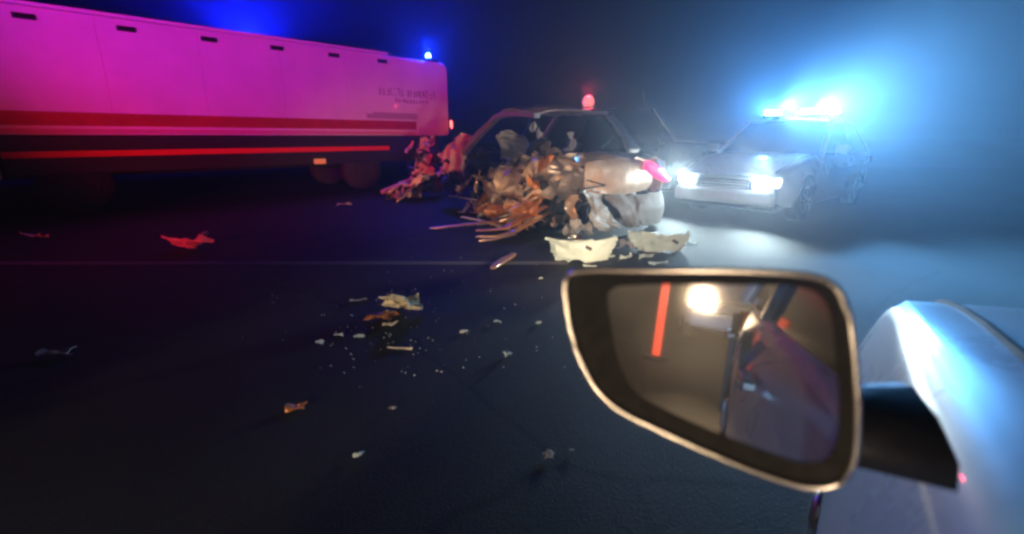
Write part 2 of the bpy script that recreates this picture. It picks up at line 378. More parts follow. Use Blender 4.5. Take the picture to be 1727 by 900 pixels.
    for s in sides:
        wm = box('wing_mirror', (xs[0] - .30, s * (W + .10) - .10, zt + .03), (xs[0] - .16, s * (W + .10) + .10, zt + .17), paint, t, .045, seg=3)
        box('mirror_foot', (xs[0] - .26, s * (W - .05) - .07, zt - .01), (xs[0] - .18, s * (W - .05) + .07, zt + .05), M_black, wm, .015)
    rm = roofm or paint
    panel('roof', [[(B + .03, yr + .02, zr - .02), (B + .03, 0, zr + .03), (B + .03, -yr - .02, zr - .02)], [(mid, yr + .03, zr), (mid, 0, zr + .06), (mid, -yr - .03, zr)], [(C - .03, yr + .02, zr - .02), (C - .03, 0, zr + .03), (C - .03, -yr - .02, zr - .02)]], rm, t, 10, 8, th=-.03, smooth=True)
    box('front_bumper', (L / 2 - .10, -W * .84, .26), (L / 2 + .05, W * .84, .47), paint, t, .05, seg=3)
    box('rear_bumper', (-L / 2 - .05, -W * .84, .30), (-L / 2 + .10, W * .84, .52), paint, t, .05, seg=3)
    gr = box('grille', (L / 2 - .03, -W * .42, hz_ - .13), (L / 2 + .02, W * .42, hz_ - .01), M_black, t, .01)
    for k in range(3): box('grille_bar', (L / 2 + .021, -W * .40, hz_ - .118 + k * .038), (L / 2 + .03, W * .40, hz_ - .105 + k * .038), M_chrome, gr, .003)
    box('number_plate', (L / 2 + .051, -.24, .33), (L / 2 + .06, .24, .43), M_trim, t, .004)
    return t

# dark car standing behind the wreck
SUV = car('dark_car', 'dark blue car silhouetted behind the wrecked car, aerial on its roof', 'car', (2.35, 10.1, 0), R(-14), L=4.3, W=.88, zt=1.08, zr=1.72, hood=1.0, paint=M_navy, xs=(.95, .50, -1.75, -2.05), head=M_glass, rw=.34)
sweep('aerial', [(.42, .3, 1.74), (.36, .3, 1.98), (.34, .3, 2.12)], .008, .008, M_trim, SUV)
sweep('windscreen_lit_edge', [(.53, -.66, 1.73), (.74, -.74, 1.42), (.98, -.82, 1.13)], .014, .012, M_trim, SUV)  # pale strip painted in for the blue-lit windscreen edge
sweep('bonnet_lit_edge', [(.99, -.82, 1.125), (1.5, -.82, 1.095), (2.0, -.78, 1.0)], .010, .008, M_trim, SUV)  # pale strip painted in for the blue-lit bonnet edge
bk = lathe('beacon', [(.09, 0), (.09, .05)], M_black, SUV, 'z', (-.80, .35, 1.77), 20)
lathe('beacon_dome', [(.085, .051), (.12, .10), (.13, .17), (.10, .24), (.04, .28), (.005, .285)], M_beaconred, bk, 'z', (-.80, .35, 1.77), 24)
lamp('beacon_light', 'POINT', (-.80, .35, 2.16), (1, .05, .12), 25, bk, .08)

# emergency car facing the wreck on the right, blue light bar
def light_bar(t, zr, x, m):
    b = box('light_bar', (x - .13, -.60, zr + .075), (x + .13, .60, zr + .11), M_black, t, .01)
    for y in (-.4, .4): box('bar_foot', (x - .06, y - .04, zr + .02), (x + .06, y + .04, zr + .0745), M_black, b, .005)
    for k in range(4):
        y0 = -.58 + k * .295; box('lens', (x - .12, y0, zr + .1105), (x + .12, y0 + .255, zr + .205), m if k in (0, 2, 3) else M_offblue, b, .03, seg=3)
    return b
PC = car('police_car', 'white emergency car with lit blue roof bar and glaring headlights facing the wreck', 'car', (4.75, 8.3, 0), R(221), paint=M_white, head=M_headblue)
for s in (1, -1): box('door_stripe', (-1.6, s * .872 - .008, .60), (.6, s * .872 + .008, .72), mat('blue_livery_stripe', (.02, .06, .4), .4), PC, .002)
PB = light_bar(PC, 1.46, -.5, M_barblue)
for y in (-.45, .45): lamp('bar_light', 'SPOT', (-.2, y, 1.66), (.08, .38, 1.0), 1100, PB, .08, aim=(6, y + 1.8, 4.0), cone=92, blend=.9)
pinv = Matrix.Rotation(-R(221), 4, 'Z') @ Matrix.Translation(-PC.location)
for y in (-.3, .3): lamp('added_haze_flood', 'SPOT', (-.3, y, 1.70), (.16, .50, 1.0), 7500, PB, .08, aim=pinv @ Vector((5.6, 0, 1.2)), cone=72, blend=1.0)  # extra flood added to fill the right side with blue haze
for s in (1, -1): lamp('headlight_beam', 'SPOT', (2.3, s * .6, .68), (.72, .92, .96), 400, PC, .06, aim=(5.2, s * .6 , -.1), cone=110, blend=.8)

# ------------------------------------------------------------------ wrecked car
WO = Vector((.67, 5.6, 0)); WH = Vector((-.5, .866, 0)); WR = Vector((.866, .5, 0))
wk = thing('wrecked_car', 'wrecked pale car torn open along its side, one red tail light glowing', 'car', WO)
def W_(u, v, z): return WH * u + WR * v + Vector((0, 0, z))
def wp(name, rows, m, **k):
    par = k.pop('parent', wk)
    return panel(name, [[W_(*p) for p in r] for r in rows], m, par, **k)
# rear
wp('boot_lid', [[(-.02, .20, .89), (-.02, .75, .92), (-.02, 1.12, .90)], [(-.06, .18, .80), (-.10, .75, .82), (-.08, 1.20, .80)], [(-.02, .20, .66), (-.12, .75, .62), (-.06, 1.32, .64)], [(-.10, .22, .56), (-.05, .75, .49), (.0, 1.30, .53)]], M_silver, nu=24, nv=18, amp=.06, sc=3.2, seed=17, th=.02, ampf=lambda a, b: .2 + 1.0 * max(0, .4 - a))
wp('boot_deck', [[(.0, .12, .90), (.0, .75, .94), (.02, 1.5, .92)], [(.25, .1, .93), (.25, .75, .98), (.25, 1.52, .95)], [(.52, .1, .97), (.52, .75, 1.0), (.52, 1.5, .97)]], M_silver, nu=14, nv=10, amp=.05, sc=2.5, seed=6, th=.02)
wp('rear_bumper', [[(-.12, .50, .48), (-.16, .95, .48), (-.10, 1.44, .50), (.12, 1.62, .51)], [(-.2, .55, .34), (-.22, .95, .33), (-.16, 1.45, .33), (.1, 1.66, .33)], [(-.22, .66, .20), (-.22, .95, .20), (-.16, 1.45, .2), (.1, 1.66, .2)], [(-.14, .76, .10), (-.18, 1.0, .07), (-.12, 1.46, .07), (.12, 1.64, .08)]], M_bump, nu=20, nv=14, amp=.06, sc=4, seed=9, th=.015, ampf=lambda a, b: max(.2, 1 - 1.2 * a))
wp('quarter_panel', [[(.05, 1.56, .90), (.8, 1.64, .96), (1.6, 1.66, .95)], [(.02, 1.66, .7), (.8, 1.7, .7), (1.6, 1.7, .7)], [(.1, 1.62, .4), (.8, 1.66, .66), (1.6, 1.66, .3)]], M_silver, nu=12, nv=8, amp=.02, sc=2, seed=2, th=.02)
tlr = []
for g_ in (-1, -.5, .5, 1):
    tlr.append([(-.10 - .06 * (1 - g_ * g_) + .02 * f_, 1.13 + .47 * f_ + g_ * hw * .44, .87 - .23 * f_ + g_ * hw * .9) for f_, hw in ((0, .03), (.12, .07), (.35, .085), (.65, .07), (.88, .06), (1, .03))])
tlw = wp('tail_light', tlr, M_redlit, nu=6, nv=14, th=.05, smooth=True)
wp('bulb', [[(-.195, 1.30, .80), (-.195, 1.36, .80)], [(-.195, 1.31, .77), (-.195, 1.37, .77)]], M_redcore, nu=2, nv=2, th=.02, parent=tlw)
wp('lamp_surround', [[(-.02, 1.44, .90), (.05, 1.66, .88)], [(-.02, 1.62, .70), (.05, 1.7, .68)]], M_plg, nu=4, nv=4, amp=.02, seed=3, th=.01)
# rear structure on the torn side
wp('crumpled_quarter', [[(.02, .20, .92), (.45, .06, .98), (1.0, .02, .95)], [(-.02, .24, .68), (.45, .10, .70), (1.0, .05, .66)], [(.10, .30, .42), (.5, .16, .40), (1.0, .05, .32)]], M_torn, nu=22, nv=18, amp=.17, sc=2.8, seed=12, th=.008, tear=.03)
wp('crumpled_panel', [[(.9, .0, .86), (1.4, -.05, .80), (1.95, -.02, .62)], [(.85, -.05, .60), (1.4, -.15, .55), (2.0, -.10, .42)], [(.8, .0, .36), (1.4, -.10, .30), (2.05, -.05, .18)]], M_silver, nu=22, nv=16, amp=.17, sc=2.6, seed=15, th=.008, tear=.03)
wp('bent_door_edge', [[(1.95, -.22, .70), (2.05, -.16, .70)], [(2.0, -.28, .45), (2.12, -.2, .45)], [(1.85, -.22, .20), (1.95, -.16, .18)], [(1.6, -.12, .08), (1.7, -.06, .08)]], M_raw, nu=5, nv=14, amp=.03, sc=4, seed=16, th=.012)
wp('folded_sill', [[(.35, -.1, .42), (1.0, -.2, .34), (1.7, -.25, .2)], [(.35, -.2, .34), (1.0, -.32, .22), (1.7, -.4, .1)], [(.35, -.15, .24), (1.0, -.25, .14), (1.7, -.3, .04)]], M_warm, nu=22, nv=10, amp=.09, sc=3.5, seed=21, th=.008, tear=.03)
wp('inner_wheel_arch', [[(.2, .5, .75), (.6, .5, .85), (1.1, .5, .75)], [(.15, .5, .4), (.6, .55, .5), (1.15, .5, .4)], [(.2, .5, .1), (.6, .6, .15), (1.1, .5, .1)]], M_dark, nu=12, nv=10, amp=.1, sc=3, seed=25, th=.01)
wp('hanging_liner', [[(-.10, .12, .58), (-.12, .42, .50)], [(-.22, .12, .35), (-.25, .48, .30)], [(-.3, .25, .12), (-.34, .62, .10)]], M_plg, nu=8, nv=12, amp=.09, sc=3.4, seed=27, th=.008, tear=.02)
wp('bent_bracket', [[(-.05, .02, .55), (-.05, .12, .52)], [(-.02, -.02, .36), (-.02, .1, .34)], [(-.12, .05, .2), (-.1, .15, .16)]], M_raw, nu=4, nv=10, amp=.05, sc=5, seed=29, th=.008)
# cabin
wp('roof', [[(.98, .20, 1.50), (1.7, .14, 1.56), (2.25, .22, 1.47)], [(.95, .85, 1.56), (1.7, .85, 1.62), (2.4, .85, 1.55)], [(.98, 1.45, 1.50), (1.7, 1.48, 1.55), (2.4, 1.45, 1.50)]], M_pinkm, nu=18, nv=12, amp=.06, sc=2.4, seed=33, th=.02)
sweep('roof_edge', [W_(.96, .17, 1.47), W_(1.3, .13, 1.505), W_(1.7, .11, 1.52), W_(2.05, .14, 1.49), W_(2.28, .18, 1.42)], .05, .03, M_torn, wk)
sweep('front_pillar', [W_(2.28, .18, 1.42), W_(2.5, .1, 1.27), W_(2.78, .02, 1.06), W_(2.95, -.02, .92)], [.045, .05, .055, .06], .04, M_torn, wk)
sweep('rear_pillar', [W_(.62, .10, .96), W_(.70, .13, 1.06), W_(.72, .22, 1.13)], [.08, .06, .015], .02, M_torn, wk)
sweep('rear_pillar', [W_(1.0, 1.45, 1.48), W_(.75, 1.5, 1.26), W_(.52, 1.53, 1.0)], [.07, .09, .12], .04, M_torn, wk)
sweep('front_pillar', [W_(2.35, 1.45, 1.5), W_(2.75, 1.5, 1.2), W_(3.1, 1.55, .95)], .04, .03, M_torn, wk)
wp('rear_window', [[(.53, .62, 1.02), (.53, 1.0, 1.03), (.53, 1.45, 1.01)], [(.75, .78, 1.26), (.74, 1.1, 1.28), (.75, 1.42, 1.25)], [(.97, .98, 1.48), (.95, 1.2, 1.49), (.97, 1.40, 1.46)]], M_glass, nu=10, nv=8, th=.008, tear=.025)
sweep('wiper', [W_(.55, .95, 1.06), W_(.62, 1.15, 1.13), W_(.70, 1.28, 1.20)], .014, .01, M_chrome, wk)
box('floor_pan', (-.8, -.3, .12), (.8, .3, .2), M_dark, wk, .02, Matrix.Rotation(0, 4, 'Z')).location = W_(1.9, .85, 0)
wp('far_side', [[(.6, 1.6, .95), (1.8, 1.64, .95), (3.1, 1.6, .92)], [(.6, 1.62, .5), (1.8, 1.66, .5), (3.1, 1.62, .5)], [(.6, 1.6, .2), (1.8, 1.62, .2), (3.1, 1.6, .2)]], M_torn, nu=12, nv=8, amp=.04, sc=2, seed=37, th=.02)
for v in (.5, 1.15):
    st = wp('seat', [[(1.55, v - .24, .45), (1.48, v - .24, .85), (1.38, v - .17, 1.12)], [(1.5, v, .45), (1.42, v, .88), (1.34, v, 1.18)], [(1.55, v + .24, .45), (1.48, v + .24, .85), (1.38, v + .17, 1.12)]], M_seat, nu=8, nv=8, th=.10, smooth=True)
wp('dashboard', [[(2.7, .2, .9), (2.7, .85, .95), (2.7, 1.5, .9)], [(2.5, .25, .75), (2.5, .85, .8), (2.5, 1.5, .75)], [(2.6, .2, .4), (2.6, .85, .4), (2.6, 1.5, .4)]], M_black, nu=12, nv=8, amp=.08, sc=3, seed=41, th=.02)
rg = random.Random(8)
def shard(px, py, u_plane, wpx, hpx, seed, name='glass_shard', m=M_shard, par=None):
    # broken pane remnants clinging in the side window opening, in the plane of the window
    c = depth(px, py, u_plane); k = u_plane / FPX
    n = 7; r = random.Random(seed); vs = []
    for q in range(n):
        a = 2 * math.pi * q / n; f = r.uniform(.65, 1.1)
        vs.append(c + WH * (-math.cos(a) * wpx * k * .5 * f * 1.9) + Vector((0, 0, 1)) * (math.sin(a) * hpx * k * .65 * f) + WR * r.uniform(-.03, .03))
    vs += [v + WR * .006 for v in vs]
    fs = [tuple(range(n)), tuple(range(2 * n - 1, n - 1, -1))] + [(q, (q + 1) % n, (q + 1) % n + n, q + n) for q in range(n)]
    return mesh(name, [v - WO for v in vs], fs, m, wk)
for a in ((899, 213, 7.3, 12, 15, 1), (909, 225, 7.2, 9, 15, 2), (917, 246, 7.0, 18, 13, 3), (968, 242, 6.35, 13, 17, 4), (956, 252, 6.35, 18, 5, 5), (882, 266, 7.3, 10, 11, 6), (930, 262, 6.8, 30, 20, 7), (963, 228, 6.4, 8, 14, 9), (958, 273, 6.2, 10, 7, 12)):
    shard(*a)
# front end torn off to a stump
wp('crumpled_wing', [[(3.1, .25, 1.22), (3.35, .15, 1.10), (3.7, .2, .98)], [(3.05, .12, .92), (3.4, .0, .88), (3.75, .05, .80)], [(3.1, .1, .62), (3.4, -.05, .55), (3.8, .0, .52)]], M_pinkm, nu=18, nv=14, amp=.2, sc=3, seed=44, th=.008, tear=.04)
wp('bulkhead', [[(2.95, .1, .95), (2.95, .8, .95), (2.95, 1.6, .95)], [(2.9, .1, .5), (2.9, .8, .5), (2.9, 1.6, .5)], [(2.95, .1, .15), (2.95, .8, .15), (2.95, 1.6, .15)]], M_dark, nu=14, nv=10, amp=.16, sc=2.5, seed=46, th=.015)
wp('engine_block', [[(3.1, .5, .85), (3.4, .9, .9), (3.7, .6, .8)], [(3.1, .5, .5), (3.4, .95, .55), (3.7, .6, .45)], [(3.1, .5, .15), (3.4, .9, .15), (3.7, .6, .15)]], M_dark, nu=14, nv=10, amp=.18, sc=3.2, seed=48, th=.15)
wp('hinge_post', [[(2.9, -.06, 1.0), (3.02, .04, 1.0)], [(2.86, -.1, .75), (3.0, .0, .75)], [(2.9, -.04, .5), (3.0, .06, .5)]], M_pinkm, nu=5, nv=10, amp=.06, sc=4, seed=50, th=.01, tear=.01)
rs = random.Random(31)
for k in range(26):
    u0 = rs.uniform(.1, 2.1); v0 = rs.uniform(-.35, .0); z0 = rs.uniform(.12, .62) * (1 - u0 * .2); a = rs.gauss(.15, .35); l = rs.uniform(.2, .6)
    p0 = W_(u0, v0, z0); d = WH * math.cos(a) * l * rs.choice((1, 1, -1)) - WR * rs.uniform(.0, .35) + Vector((0, 0, rs.uniform(-.3, .12)))
    pts = [p0 + d * f + Vector((rs.uniform(-1, 1), rs.uniform(-1, 1), rs.uniform(-1, 1))) * .03 for f in (0, .35, .7, 1)]
    for p in pts: p.z = max(.03, p.z)
    sweep('splinter', pts, [.03, .035, .022, .004], .006, rs.choice((M_warm, M_raw, M_raw, M_torn)), wk, twist=rs.uniform(-1, 1))
for k in range(9):
    p0 = W_(rs.uniform(-.05, .4), rs.uniform(.0, .5), rs.uniform(.4, .8)); pts = [p0 + Vector((rs.uniform(-.1, .1) * f, -rs.uniform(0, .12) * f, -.12 * f + .02 * f * f)) for f in range(4)]
    sweep('wire', pts, .006, .006, M_black if k % 3 else M_warm, wk, n=5)
wp('deflated_airbag', [[(2.3, .3, 1.25), (2.3, .55, 1.3), (2.25, .8, 1.2)], [(2.15, .28, 1.05), (2.1, .55, 1.08), (2.12, .8, 1.05)], [(2.2, .3, .88), (2.15, .55, .85), (2.2, .8, .88)]], mat('airbag_cloth', (.5, .56, .54), .9, var=.2, scale=12, bump=.6), nu=14, nv=12, amp=.09, sc=4, seed=55, th=.01)
# wheels
def flat_wheel(u, v, lean):
    p = W_(u, v, 0); q = bpy.data.objects.new('wheel_pivot', None)
    wl = lathe('wheel', [(.19, -.09), (.29, -.09), (.31, -.06), (.31, .06), (.29, .09), (.19, .09)], M_rubber, wk, 'y', (0, 0, 0), 32)
    rm = lathe('rim', [(.195, -.05), (.195, .06), (.17, .065), (.15, .03), (.04, .02)], M_dark, wl, 'y', (0, 0, 0), 24)
    wl.location = p + Vector((0, 0, .305)); wl.rotation_euler = (lean, 0, math.atan2(WH.y, WH.x)); return wl
flat_wheel(.75, .22, R(14)); flat_wheel(.75, 1.5, 0); flat_wheel(3.3, 1.5, 0)

def plate(parent, p, sz, m, rn, name='torn_plate'):
    # small sharply folded piece of torn sheet metal, jagged outline
    ax = Vector((rn.gauss(0, 1), rn.gauss(0, 1), rn.gauss(0, 1))).normalized(); t_ = ax.orthogonal().normalized()
    q_ = ax.cross(t_); l, wd_ = sz * rn.uniform(.6, 1.5), sz * rn.uniform(.3, .7); fold = rn.uniform(-.7, .7) * wd_
    nx, vs_, fs_ = 5, [], []
    for i in range(nx):
        f = i / (nx - 1) - .5; kink = rn.uniform(-.12, .12) * sz; taper = 1 - abs(f) * rn.uniform(.2, 1.5)
        for g in (-1, 0, 1):
            vs_.append(p + t_ * (f * l + rn.uniform(-.1, .1) * sz) + q_ * (g * wd_ * .5 * max(.15, taper) * rn.uniform(.7, 1.2)) + ax * ((fold if g == 0 else 0) * .5 + kink))
    n0 = len(vs_); vs_ += [v - ax * .005 for v in vs_]
    for i in range(nx - 1):
        for g in range(2):
            a_ = i * 3 + g; fs_ += [(a_, a_ + 1, a_ + 4), (a_, a_ + 4, a_ + 3), (a_ + n0 + 4, a_ + n0 + 1, a_ + n0), (a_ + n0 + 3, a_ + n0 + 4, a_ + n0)]
    zl = min(v.z for v in vs_)
    if zl < .01: vs_ = [v + Vector((0, 0, .01 - zl)) for v in vs_]
    return mesh(name, vs_, fs_, m, parent)
rp = random.Random(91)
for k in range(42):
    u0 = rp.uniform(-.05, 2.2); v0 = rp.uniform(-.30, .12) + (.2 if u0 < .3 else 0); z0 = rp.uniform(.15, .98) * (1 - .18 * max(0, u0 - .6))
    plate(wk, W_(u0, v0, z0), rp.uniform(.16, .38), rp.choice((M_torn, M_torn, M_silver, M_silver, M_warm, M_dark, M_dark)), rp)
for k in range(26):
    plate(wk, W_(rp.uniform(2.0, 3.9), rp.uniform(-.2, .5), rp.uniform(.15, .95)), rp.uniform(.12, .3), rp.choice((M_pinkm, M_torn, M_dark, M_dark, M_navy)), rp)
# ------------------------------------------------------------------ wreckage lying about
def strip(name, label, px, z, wd, th, m, seed, cat='debris', twist=.4):
    pts = []
    n = 4 * (len(px) - 1); base = [ground(x, y, zz) for (x, y), zz in zip(px, z)]; r = random.Random(seed)
    for k in range(n + 1):
        p = spl(base, k / n); pts.append(p + Vector((r.uniform(-1, 1), r.uniform(-1, 1), r.uniform(0, .5))) * .012)
    o0 = pts[0].copy()
    ws = [wd * (.45 + .75 * math.sin(math.pi * (.12 + .8 * k / n)) * r.uniform(.75, 1.15)) for k in range(n + 1)]
    o = sweep(name, [p - o0 for p in pts], ws, th, m, None, twist=twist); o.location = o0
    return tag(o, label, cat, 'torn strips beside the wreck')
strip('torn_strip', 'long bent copper-coloured strip pointing away from the wreck to the dark road', [(726, 385), (770, 380), (825, 374), (875, 376)], [.02, .05, .10, .10], .045, .008, M_warm, 1)
strip('torn_strip', 'pale torn metal strip rising along the foot of the wreck', [(802, 399), (850, 396), (890, 378), (928, 356)], [.02, .05, .14, .24], .038, .008, M_raw, 2)
strip('torn_strip', 'orange-brown bent strip above the pale one at the wreck', [(805, 388), (850, 385), (885, 366), (920, 347)], [.07, .12, .22, .32], .05, .008, M_warm, 3)
strip('torn_strip', 'short yellowish torn strip folded over the sill of the wreck', [(842, 372), (862, 366), (882, 352), (905, 344)], [.14, .18, .26, .33], .042, .008, M_raw, 4)
strip('torn_strip', 'thin reddish strip crossing the others at an angle', [(778, 366), (812, 372), (850, 384), (872, 392)], [.10, .09, .06, .05], .03, .006, M_pinkm, 5)
strip('torn_strip', 'lone tan strip lying clear of the wreck near the lane line', [(830, 453), (846, 440), (868, 428)], [.012, .03, .03], .034, .006, M_raw, 6)
strip('torn_strip', 'whitish strip end lowest under the crossing strips', [(808, 406), (838, 402), (872, 395)], [.012, .03, .05], .026, .006, M_raw, 7)

def sheet(name, label, px, py, sx, sy, hgt, m, seed, rz=0.0, amp=.25, group='fragments scattered on the road', cat='debris', curl=.3, n=8):
    """small crumpled fragment resting on the road, sizes in metres"""
    p = ground(px, py); r = random.Random(seed); c = []
    for i in range(3):
        row = []
        for j in range(3):
            x, y = (i - 1) * sx * .5, (j - 1) * sy * .5
            row.append(Vector((x * r.uniform(.7, 1.1), y * r.uniform(.7, 1.1), hgt * (r.uniform(0, 1) if (i, j) != (1, 1) else curl))))
        c.append(row)
    o = panel(name, c, m, None, n, n, amp=amp * min(sx, sy), sc=2.2 / max(sx, sy), seed=seed, th=max(.004, min(sx, sy) * .03), tear=min(sx, sy) * .06)
    zmin = min(v.co.z for v in o.data.vertices)
    for v in o.data.vertices: v.co.z -= zmin - .005
    o.location = p; o.rotation_euler = (0, 0, rz)
    return tag(o, label, cat, group)

# torn front-end pieces left of the wreck
FR = 'torn pieces in front of the wreck'
fe = thing('front_end_wreckage', 'tall tangled heap of torn reddish front-end metal between the truck and the wreck', 'debris', ground(712, 322))
core = [(716, 232, 10.1), (716, 262, 10.0), (712, 290, 9.8), (700, 312, 9.4), (682, 322, 9.1), (664, 332, 8.9)]
def fe_at(f, jx, jy, jd):
    x, y, d = (spl([Vector(c_) for c_ in core], f)); p = depth(x + jx, y + jy, d + jd); p.z = max(.06, p.z); return p - fe.location
sweep('bent_beam', [fe_at(f, 0, 0, .1) for f in (.02, .2, .4, .6, .8, 1)], [.05, .07, .06, .07, .06, .03], .03, M_torn, fe, twist=.8)
sweep('bumper_beam', [fe_at(f, 10 - 30 * f, -8, .15) for f in (.45, .6, .8, 1)], .05, .03, M_pinkm, fe, twist=.5)
panel('radiator', [[fe_at(.15, -12, 0, .25), fe_at(.15, 26, 0, .25)], [fe_at(.45, -10, 4, .25), fe_at(.45, 34, 4, .2)], [fe_at(.55, 0, 25, .25), fe_at(.55, 50, 20, .2)]], M_dark, fe, 10, 10, amp=.08, sc=4, seed=5, th=.04)
panel('wing_panel', [[fe_at(0, -5, 0, 0), fe_at(0, 6, 4, .1)], [fe_at(.2, -9, 0, 0), fe_at(.2, 12, 0, .1)], [fe_at(.4, -10, 0, -.1), fe_at(.4, 20, -4, .1)], [fe_at(.5, -2, 0, 0), fe_at(.5, 30, -8, .1)]], M_pinkm, fe, 10, 14, amp=.10, sc=4.5, seed=63, th=.008, tear=.04)
for k in range(80):
    f = rp.random() ** .8; plate(fe, fe_at(f, rp.gauss(0, 11), rp.gauss(0, 9), rp.uniform(-.25, .25)), rp.uniform(.10, .28), rp.choice((M_pinkm, M_pinkm, M_torn, M_raw, M_dark, M_dark)), rp)
for k in range(7):
    f = rp.uniform(.1, .9); sweep('hose', [fe_at(f, 0, 0, -.1), fe_at(f, rp.uniform(-14, 14), 10, -.2), fe_at(f, rp.uniform(-24, 24), 26, -.2)], .012, .012, M_black, fe, n=6)
sc = [M_torn]
for k in range(12):
    plate(fe, depth(rp.uniform(735, 785), rp.uniform(262, 318), 10.0 + rp.uniform(-.2, .3)) - fe.location, rp.uniform(.15, .35), rp.choice((M_torn, M_dark, M_navy, M_pinkm)), rp)
strip('torn_strip', 'twisted reddish metal strip along the foot of the front-end heap', [(660, 330), (690, 316), (712, 296), (722, 280)], [.05, .2, .35, .5], .035, .01, M_pinkm, 8)

# two big pale plastic shells behind the car
def shell(name, label, px, py, wd, dp, hg, m, rz, seed, slots=()):
    p = ground(px, py); t = thing(name, label, 'debris', p, rz, 'pale bumper shells behind the wreck')
    rows = []
    for q in range(4):
        f = q / 3; rows.append([Vector(((x) * wd * (.33 + .17 * math.sqrt(f)), -dp * .5 + dp * .30 * (1 - f) * (1 - x * x) + dp * x * x * .9, .012 + hg * f)) for x in (-1, -.6, -.2, .2, .6, 1)])
    panel('shell', [list(c) for c in zip(*rows)], m, t, nu=18, nv=10, amp=.032, sc=5, seed=seed, th=.02, tear=.022)
    for (x, z, l) in slots:
        y = -dp * .5 + dp * .30 * (1 - z / hg) * (1 - x * x) + dp * x * x * .9 - .016
        box('slot', (x * wd * .45 - l * .5, y - .014, z - .012), (x * wd * .45 + l * .5, y + .006, z + .02), M_black, t, .004, Matrix.Rotation(.5, 4, 'Y'))
    panel('inner_rib', [[(-wd * .3, dp * .1, .02), (wd * .3, dp * .1, .02)], [(-wd * .3, dp * .2, hg * .5), (wd * .3, dp * .2, hg * .5)]], M_plg, t, 8, 4, amp=.03, sc=5, seed=seed + 1, th=.008)
    return t
shell('bumper_shell', 'pale greenish plastic bumper shell with ragged lower edge, nearest the torn strips', 982, 440, .70, .16, .21, M_plw, .06, 71, ((.12, .15, .07),))
shell('bumper_shell', 'pale plastic bumper shell with one dark gash under the red tail light', 1112, 424, .64, .16, .19, M_plw, -.10, 73, ((.45, .13, .10),))
PF = 'pale slivers behind the wreck'
sheet('plastic_sliver', 'flat white sliver between the two pale bumper shells', 1045, 400, .17, .05, .03, M_plw, 81, .05, .2, PF)
sheet('plastic_sliver', 'small white sliver beside the slotted bumper shell', 1026, 434, .16, .05, .03, M_plw, 82, .0, .2, PF)
sheet('plastic_sliver', 'white curled sliver in the middle of the sliver row', 1056, 436, .15, .07, .05, M_plw, 83, .1, .25, PF)
sheet('plastic_sliver', 'white sliver under the gashed bumper shell', 1090, 436, .18, .06, .05, M_plw, 84, .1, .25, PF)
sheet('plastic_sliver', 'long white sliver at the right end of the sliver row', 1112, 446, .20, .06, .03, M_plw, 85, .25, .2, PF)
sheet('plastic_sliver', 'low white sliver in front of the slotted bumper shell', 995, 451, .14, .05, .02, M_plw, 86, .0, .2, PF)
sheet('plastic_sliver', 'small grey-white sliver on the lit road by the gashed shell', 1168, 412, .12, .06, .03, M_plw, 87, -.2, .2, PF)
sheet('plastic_sliver', 'dark grey plastic scrap between the bumper shells', 1060, 420, .22, .16, .12, M_plg, 88, .3, .4, PF)
sheet('plastic_sliver', 'dark blue-grey liner scrap standing behind the slotted shell', 975, 404, .38, .2, .22, M_plg, 89, .5, .4, PF)
sheet('plastic_sliver', 'silvery scrap lying on the dark liner behind the slotted shell', 970, 408, .2, .06, .1, M_chrome, 90, -.4, .3, PF)
sheet('road_glare_panel', 'long pale panel lying on the lit road before the emergency car', 1185, 326, .75, .16, .08, M_plw, 91, .05, .15)  # pale sheet stands in for headlight glare on the asphalt

# scattered fragments on the dark road
sheet('foam_lump', 'large cream and brown crumpled lump alone on the near road', 682, 528, .27, .17, .13, M_foam, 101, .4, .5, n=12)
sheet('foam_lump', 'brown ragged scrap attached beside the cream lump', 645, 540, .22, .13, .07, M_warm, 102, .2, .5, n=10)
sheet('foam_lump', 'cream flake lying just below the cream lump', 658, 549, .10, .04, .02, M_foam, 103, .1, .3)
sheet('road_fragment', 'bluish smear-like plastic flake left of the cream lump', 606, 508, .14, .05, .02, M_plg, 104, .3, .3)
sheet('road_fragment', 'yellowish stick-like sliver below the cream lump', 675, 589, .14, .022, .012, M_foam, 105, -.08, .15)
sheet('road_fragment', 'bright bluish-white chip alone in the middle of the road', 784, 562, .055, .032, .02, M_shard, 106, 0, .3)
sheet('road_fragment', 'small white chip above the bright bluish one', 839, 545, .045, .022, .012, M_plw, 107, .1, .3)
sheet('road_fragment', 'small white chip near the dark mirror casing', 908, 547, .045, .025, .014, M_plw, 108, .2, .3)
sheet('road_fragment', 'grey hooked chip below the bright bluish chip', 856, 602, .055, .04, .025, M_plw, 109, .7, .4)
sheet('road_fragment', 'pale chip in the pair, farther from the stick sliver', 572, 567, .05, .03, .015, M_plw, 110, .0, .3)
sheet('road_fragment', 'pale flat chip in the pair nearer the stick sliver', 606, 569, .06, .025, .015, M_plw, 111, .1, .3)
sheet('road_fragment', 'blue-tinted chip by the lane, leftmost beside the chip pair', 540, 581, .04, .03, .02, M_shard, 112, .2, .3)
sheet('road_fragment', 'faint bluish chip farther down the dark road', 663, 691, .03, .016, .01, M_plg, 113, .1, .3)
sheet('road_fragment', 'grey stone-like chip alone low on the dark road', 605, 772, .042, .024, .02, M_plw, 114, .2, .3)
sheet('road_fragment', 'dull grey chip on the road beside the lower mirror edge', 925, 772, .035, .03, .015, M_plg, 115, .2, .3)
sheet('road_fragment', 'tiny dull chip beside the dull grey one', 965, 763, .02, .014, .01, M_plg, 116, .2, .3)
sheet('road_fragment', 'tiny white chip just below the lane line, near the mirror casing top', 912, 471, .03, .02, .012, M_plw, 117, .2, .3)
sheet('road_fragment', 'pale flat scrap on the road below the truck', 582, 346, .26, .10, .04, M_plw, 118, .2, .3)
